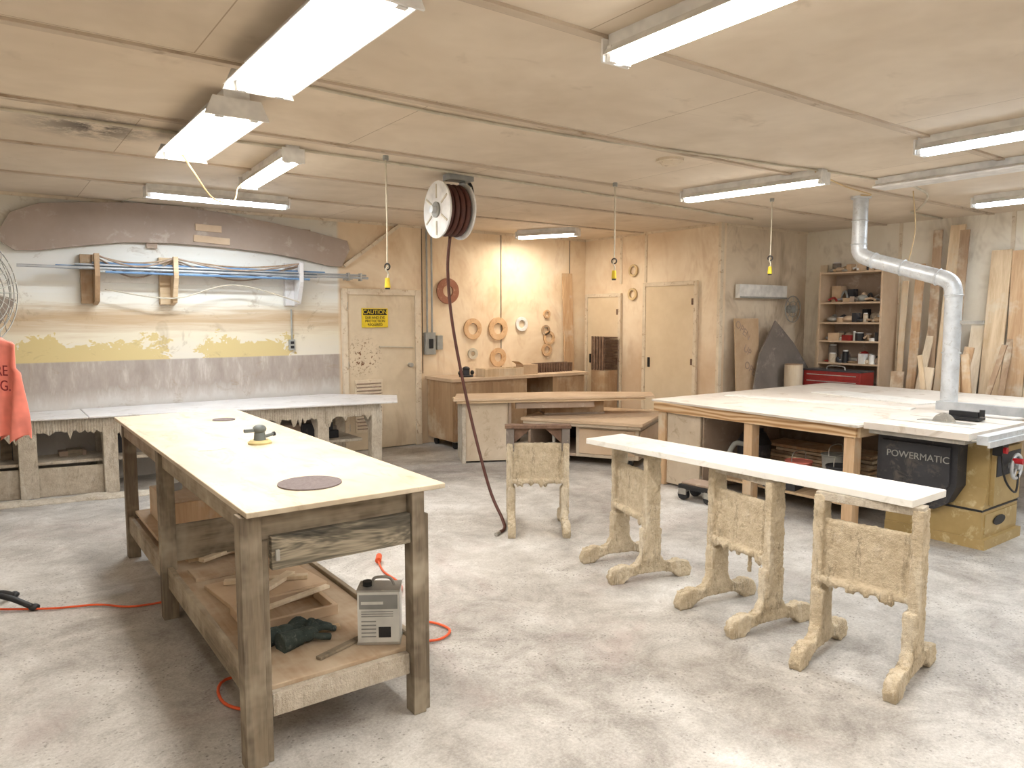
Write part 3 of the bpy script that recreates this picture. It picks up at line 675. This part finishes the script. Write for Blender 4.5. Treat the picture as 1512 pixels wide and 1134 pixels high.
# ------------------------------------------------------------------ table saw
o=O('table_saw',(0,0,0))
X0,X1,Y0,Y1=5.56,6.12,2.10,2.76
o.box(X0-.03,X1+.03,Y0-.03,Y1+.0,0,.07,M_must)
o.prism([(X0-.02,.07),(X1+.02,.07),(X1+.02,.26),(X1-.03,.42),(X1-.03,.74),(X0+.05,.74),(X0+.05,.42),(X0-.02,.26)],'XZ',Y0,Y1,M_must)
o.box(X0+.02,X1,Y0-.008,Y0,.10,.24,M_must)
o.box(X0-.023,X1+.023,Y0-.003,Y1+.003,.262,.276,M_black)
cov=[(2.26,.74),(2.78,.74),(2.80,.72),(2.80,.40),(2.76,.30),(2.68,.24),(2.38,.24),(2.29,.30),(2.24,.42),(2.24,.72)]
o.prism(cov,'YZ',5.46,5.62,M_dkgrey)
o.prism([(2.28,.70),(2.76,.70),(2.76,.41),(2.67,.28),(2.40,.28),(2.28,.43)],'YZ',5.435,5.46,M_dkgrey)
o.box(X0+.08,X1-.04,Y0-.03,Y0,.30,.70,M_must); o.box(X0+.1,X1-.06,Y0-.034,Y0-.03,.50,.66,M_dkgrey)
o.box(5.22,6.20,2.081,2.79,.795,.842,M_rt); o.box(5.26,6.18,2.12,2.77,.76,.795,M_steel)
for x in (5.52,5.9): o.box(x-.006,x+.006,2.09,2.78,.8425,.8435,M_steel)
o.box(5.66,5.76,2.25,2.62,.842,.845,M_steel)
o.box(5.25,7.2,1.98,2.045,.775,.835,M_galv); o.box(5.25,7.2,2.045,2.08,.79,.80,M_steel)
o.box(5.25,7.2,1.965,1.98,.76,.80,M_galv)
o.box(6.36,6.43,2.0,2.80,.85,.92,M_pipeg); o.box(6.28,6.5,1.93,2.03,.836,.87,M_must); o.tube([(6.39,1.95,.86),(6.39,1.88,.83),(6.39,1.84,.76)],.012,M_black)
o.ring((5.71,2.45,.822),(1,0,0),.085,.01,.003,M_steel)
o.box(5.86,5.98,2.28,2.52,.85,.87,M_black); o.box(5.9,5.94,2.3,2.5,.87,.91,M_black); o.cyl((5.92,2.28,.88),(5.92,2.28,.93),.018,M_black)
o.torus((5.86,2.02,.56),(0,1,0),.085,.012,M_galv,28,8)
for a in range(3): o.cyl((5.86,2.02,.56),(5.86+.08*math.cos(a*2.1),2.02,.56+.08*math.sin(a*2.1)),.008,M_galv)
o.cyl((5.86,2.0,.56),(5.86,2.1,.56),.02,M_galv); o.cyl((5.80,1.96,.61),(5.80,2.02,.61),.02,M_redp)
o.box(5.60,5.70,2.02,2.08,.66,.74,M_black); o.cyl((5.63,2.0,.70),(5.63,2.02,.70),.022,M_redp)
o.tube([(5.65,2.04,.66),(5.62,2.0,.5),(5.75,1.98,.40),(5.9,2.02,.5)],.007,M_black)
ts=o.done(.006)
text('cover_lettering','POWERMATIC',.068,(5.433,2.50,.605),(math.pi/2,0,-math.pi/2),M_elec,ts,.002)
o=O('saw_badge',(5.80,2.087,.175)); o.prism([(.10*math.cos(t*.5236),.035*math.sin(t*.5236)) for t in range(12)],'XZ',-.004,.0,M_black); bd=o.done(parent=ts)
# ------------------------------------------------------------------ duct
o=O('dust_collection_duct')
dx=6.83; r=.068
def seg(a,b): o.cyl(a,b,r,M_galv,seg=28,caps=False)
o.cyl((dx,3.77,H-.02),(dx,3.77,H),.09,M_galv,seg=28)
seg((dx,3.77,2.27),(dx,3.77,H))
o.tube([(dx,3.77,2.30),(dx,3.765,2.24),(dx,3.73,2.19),(dx,3.66,2.155),(dx,3.60,2.135)],r+.002,M_galv,28,4)
seg((dx,3.62,2.14),(dx,3.02,1.955))
o.tube([(dx,3.05,1.965),(dx,2.98,1.94),(dx,2.93,1.90),(dx,2.91,1.84),(dx,2.905,1.78)],r+.002,M_galv,28,4)
seg((dx,2.905,1.80),(dx-.02,2.89,.822))
for (c,ax_) in (((dx,3.77,2.30),(0,0,1)),((dx,3.77,2.52),(0,0,1)),((dx,3.62,2.14),(0,.95,.3)),((dx,3.35,2.057),(0,.95,.3)),((dx,3.04,1.96),(0,.95,.3)),((dx,2.905,1.80),(0,0,1)),((dx,2.90,1.3),(0,0,1))): o.torus(c,ax_,r+.002,.007,M_galv,28,6)
o.cyl((dx-.02,2.89,.821),(dx-.02,2.89,.85),.09,M_galv)
o.tube([(dx,3.3,2.12),(dx+.05,3.28,2.4),(dx+.02,3.3,2.74)],.005,M_cordy)
o.box(dx-.02,dx+.02,2.66,2.85,1.55,1.58,M_steel)
o.done()
# ------------------------------------------------------------------ shelf unit
o=O('tool_shelf_unit',(8.72,4.50,0))
W=.82
for y in (0,W-.025): o.box(0,.37,y,y+.025,0,2.18,M_mdfl)
for z in (.66,1.02,1.30,1.53,1.78,2.155): o.box(.001,.355,.025,W-.025,z,z+.022,M_mdfl)
o.box(.355,.369,.025,W-.025,0,2.18,M_mdf); o.box(-.02,0,0,W,0,.64,M_cab)
o.done(.002)
o=O('shelf_clutter',(8.72,4.50,0))
cols=[M_metalw,M_cardb,M_dkgrey,M_black,M_elec,M_cang,M_mdfl,M_cardb,M_mdf,M_beige,M_steel,M_slate,M_red,M_rust,M_lum[2]]
for z,hm in ((1.042,.24),(1.322,.19),(1.552,.20),(1.802,.26),(2.178,.15)):
  for row in (.16,.01):
    y=.03
    while y<W-.13:
        w=random.uniform(.04,.15); h=random.uniform(.05,hm)*(1 if row>.1 else .7); x=row+random.uniform(0,.04)
        m=random.choice(cols); t=random.random()
        if t<.22: o.cyl((x+w/2,y+w/2,z),(x+w/2,y+w/2,z+h*.9),w/2.4,m,seg=14); o.cyl((x+w/2,y+w/2,z+h*.9),(x+w/2,y+w/2,z+h),w/3,M_metalw,seg=14)
        elif t<.5: o.blob((x+w/2,y+w/2,z+h*.35),w/2,w/1.7,h*.35,m,10)
        elif t<.7: o.tube([(x,y,z+.02),(x+.05,y+w*.5,z+h*.6),(x+.03,y+w,z+.03)],.014,m,8,4)
        else: o.box(x,x+w,y,y+w,z,z+h*.85,m,rot=(0,0,random.uniform(-.4,.4)))
        y+=w*.75+random.uniform(.0,.02)
o.done(.003)
o=O('red_tool_chest',(8.38,4.54,.683)); o.box(0,.3,0,.74,0,.27,M_red)
for k in range(3): o.box(-.008,0,.02,.72,.02+.08*k,.085+.08*k,M_red); o.box(-.016,-.008,.05,.69,.06+.08*k,.072+.08*k,M_steel)
o.box(-.01,.3,-.005,.745,.27,.29,M_dkgrey); o.tube([(.1,.25,.29),(.1,.28,.33),(.1,.46,.33),(.1,.49,.29)],.008,M_steel); o.done(.003)
o=O('tool_chest_stand',(8.37,4.53,0)); o.box(0,.32,0,.76,.64,.682,M_mdfl)
for x in (0,.27):
    for y in (0,.71): o.box(x,x+.05,y,y+.05,0,.64,M_post)
o.box(.02,.3,.02,.74,.2,.22,M_mdf); o.done(.003)
def lean(o,x0,x1,z1,th,m,off,l=.06):
    o.box(x0,x1,off-th,off,0,z1,m,rot=(-l,0,0),pivot=(0,off,0))
o=O('leaning_cardboard_sheet',(0,5.56,0)); lean(o,7.45,7.92,1.60,.015,M_cardb,0)
ob=o.done(); 
for k,(t) in enumerate(('OPEN','UP','OPEN')): text('print_%d'%k,t,.13,(7.6+.08*k,-.02+.06*(1.45-.25*k),1.45-.25*k),(math.pi/2-.06,.6,0),M_mdf,ob,.0005)
o=O('dark_leaning_sheet',(0,5.46,0)); 
vs=[(7.45,0,.0),(8.2,0,0),(8.95,0.02,0.5),(8.95,.05,.85),(8.55,.08,1.28),(8.15,.085,1.57),(7.80,.06,1.15)]
o._add([v for v in vs]+[(a,b+.02,c) for a,b,c in vs],[(0,1,2,3,4,5,6),(13,12,11,10,9,8,7)]+[(i,(i+1)%7,7+(i+1)%7,7+i) for i in range(7)],M_slate); o.done()
o=O('wall_light_bar',(7.55,5.65,1.92)); o.box(0,.98,0,.07,-.07,.10,M_metalw); o.box(0,.98,-.01,0,-.07,-.05,M_elec); o.cyl((.1,.07,0),(.1,.09,0),.02,M_steel); o.cyl((.8,.07,0),(.8,.09,0),.02,M_steel); o.done(.006)
o=O('wire_guard_disc',(8.70,5.67,1.72)); o.torus((0,0,0),(0,1,0),.17,.008,M_steel); o.torus((0,0,0),(0,1,0),.10,.005,M_steel)
for a in range(8): o.cyl((0,0,0),(.17*math.cos(a*.785),0,.17*math.sin(a*.785)),.004,M_steel,seg=6)
o.cyl((0,-.02,0),(0,.069,0),.05,M_elec); o.done()
o=O('rolled_sheet',(8.24,5.33,0)); o.cyl((0,0,0),(0,0,1.02),.11,M_lum[3],seg=28); o.ring((0,0,1.02),(0,0,1),.11,.05,.01,M_lum[2]); o.done()
o=O('leaning_lumber_boards')
L=[(4.36,.07,2.05,1),(4.26,.05,1.7,2),(4.18,.10,2.25,0),(4.07,.08,1.5,3),(4.0,.10,2.62,2),(3.88,.16,2.66,1),(3.74,.10,2.60,2),(3.64,.07,1.35,0),(3.55,.14,1.55,3),(3.42,.08,1.15,0),(3.36,.20,2.35,1),(3.20,.06,1.45,2),(3.14,.18,2.33,0),(3.0,.12,2.2,1),(2.86,.15,2.4,2),(2.7,.1,2.1,0)]
for k,(y,w,zt,mi) in enumerate(L):
    d=.10+.05*(k%4); xb=XR-.06-d-(.25 if zt<1.6 else .05)
    an=math.atan2(XR-.02-xb-.02,zt)
    o.box(xb-.02,xb,y-w/2,y+w/2,0,zt,M_lum[mi],rot=(random.uniform(-.02,.02),an*.9,0),pivot=(xb,y,0))
o.done(.002)
o=O('tall_pale_board'); o.box(8.95,8.97,5.42,5.52,0,2.3,M_lum[3],rot=(0,.05,0),pivot=(8.97,5.4,0)); o.done(.002)
o=O('short_offcut_boards')
for k,(y,h,w,a) in enumerate(((3.62,1.30,.07,.12),(3.5,1.12,.10,-.08),(3.40,1.35,.05,.2),(3.9,1.05,.12,.05),(3.30,1.22,.08,-.15),(3.7,1.2,.05,-.2),(4.15,.98,.14,.0))):
    o.box(8.45-.02*k,8.475-.02*k,y-w/2,y+w/2,0,h,M_lum[k%4],rot=(a,.12,0),pivot=(8.53,y,0))
o.done(.002)
# ------------------------------------------------------------------ pedestal fan with shirt
o=O('pedestal_fan',(-.02,4.80,0))
hz=1.74
fa=Vector((.75,-.66,0)).normalized()
for rr in (.29,.235,.18,.125,.07): 
    bulge=.07*(1-(rr/.29)**2)
    for s in (1,-1): o.torus((fa.x*s*bulge+fa.x*.02*s,fa.y*s*bulge+fa.y*.02*s,hz),fa,rr,.0035,M_elec,40,5)
side=fa.cross(Vector((0,0,1)))
for a in range(30):
    t=a*math.tau/30; e=side*math.cos(t)+Vector((0,0,1))*math.sin(t)
    for s in (1,-1):
        pts=[Vector((0,0,hz))+e*rr+fa*s*(.02+.07*(1-(rr/.29)**2)) for rr in (.05,.15,.22,.29)]
        o.tube(pts,.002,M_elec,5,2)
for a in range(4):
    t=a*math.tau/4+.4; e=side*math.cos(t)+Vector((0,0,1))*math.sin(t); g=fa.cross(e)
    c0=Vector((0,0,hz))
    o._add([c0+e*.04-g*.03-fa*.015,c0+e*.26-g*.08-fa*.03,c0+e*.26+g*.07+fa*.03,c0+e*.04+g*.03+fa*.015],[(0,1,2,3)],M_slate)
o.cyl(Vector((0,0,hz))-fa*.16,Vector((0,0,hz))+fa*.06,.06,M_black)
o.cyl((0,0,.03),(0,0,hz),.018,M_black)
for a in range(4):
    t=a*math.pi/2-.5; o.tube([(0,0,.10),(.10*math.cos(t),.10*math.sin(t),.07),(.20*math.cos(t),.20*math.sin(t),.02)],.016,M_black)
    o.blob((.21*math.cos(t),.21*math.sin(t),.018),.03,.03,.018,M_black,10)
fan=o.done()
o=O('hanging_safety_shirt',(.06,4.86,0),-.9)
nx,nz_=20,20; vs=[]
for s in (0,1):
    for j in range(nz_+1):
        for i2 in range(nx+1):
            u=i2/nx-.5; v=j/nz_
            w=.34+.06*v if v>.25 else .30
            z=1.50-.55*v+(.02*math.sin(i2*1.1) if j==nz_ else 0)-abs(u)*.08*(1-v)
            vs.append((u*w,.022*math.sin(u*22+v*4)*(.3+v)+ (s*.05-.025)*math.cos(u*3),z))
F=[]
q=(nx+1)*(nz_+1)
for s in (0,1):
    for j in range(nz_):
        for i2 in range(nx):
            a=s*q+j*(nx+1)+i2; F.append((a,a+1,a+nx+2,a+nx+1))
for j in range(nz_):
    for e in (0,nx):
        a=j*(nx+1)+e; F.append((a,a+nx+1,a+q+nx+1,a+q))
for i2 in range(nx): F.append((i2,i2+1,i2+1+q,i2+q))
o._add(vs,F,M_pink,True); o.cyl((0,0,1.40),(0,0,1.52),.03,M_black); sh=o.done()
text('shirt_text','FIRE\nMFG.',.08,(.08,-.055,1.28),(math.pi/2,0,0),M_pinkt,sh)
# ------------------------------------------------------------------ camera + world
cd=bpy.data.cameras.new('camera'); cd.sensor_width=36; cd.lens=1080/1512*36; cd.clip_start=.05
co=bpy.data.objects.new('camera',cd); S.collection.objects.link(co)
co.location=(0,0,1.6); co.rotation_euler=(math.radians(90)-math.atan(97/1080),0,math.radians(-36))
S.camera=co
w=bpy.data.worlds.new('world'); S.world=w; w.use_nodes=True
w.node_tree.nodes['Background'].inputs[0].default_value=(.9,.92,1,1); w.node_tree.nodes['Background'].inputs[1].default_value=.3
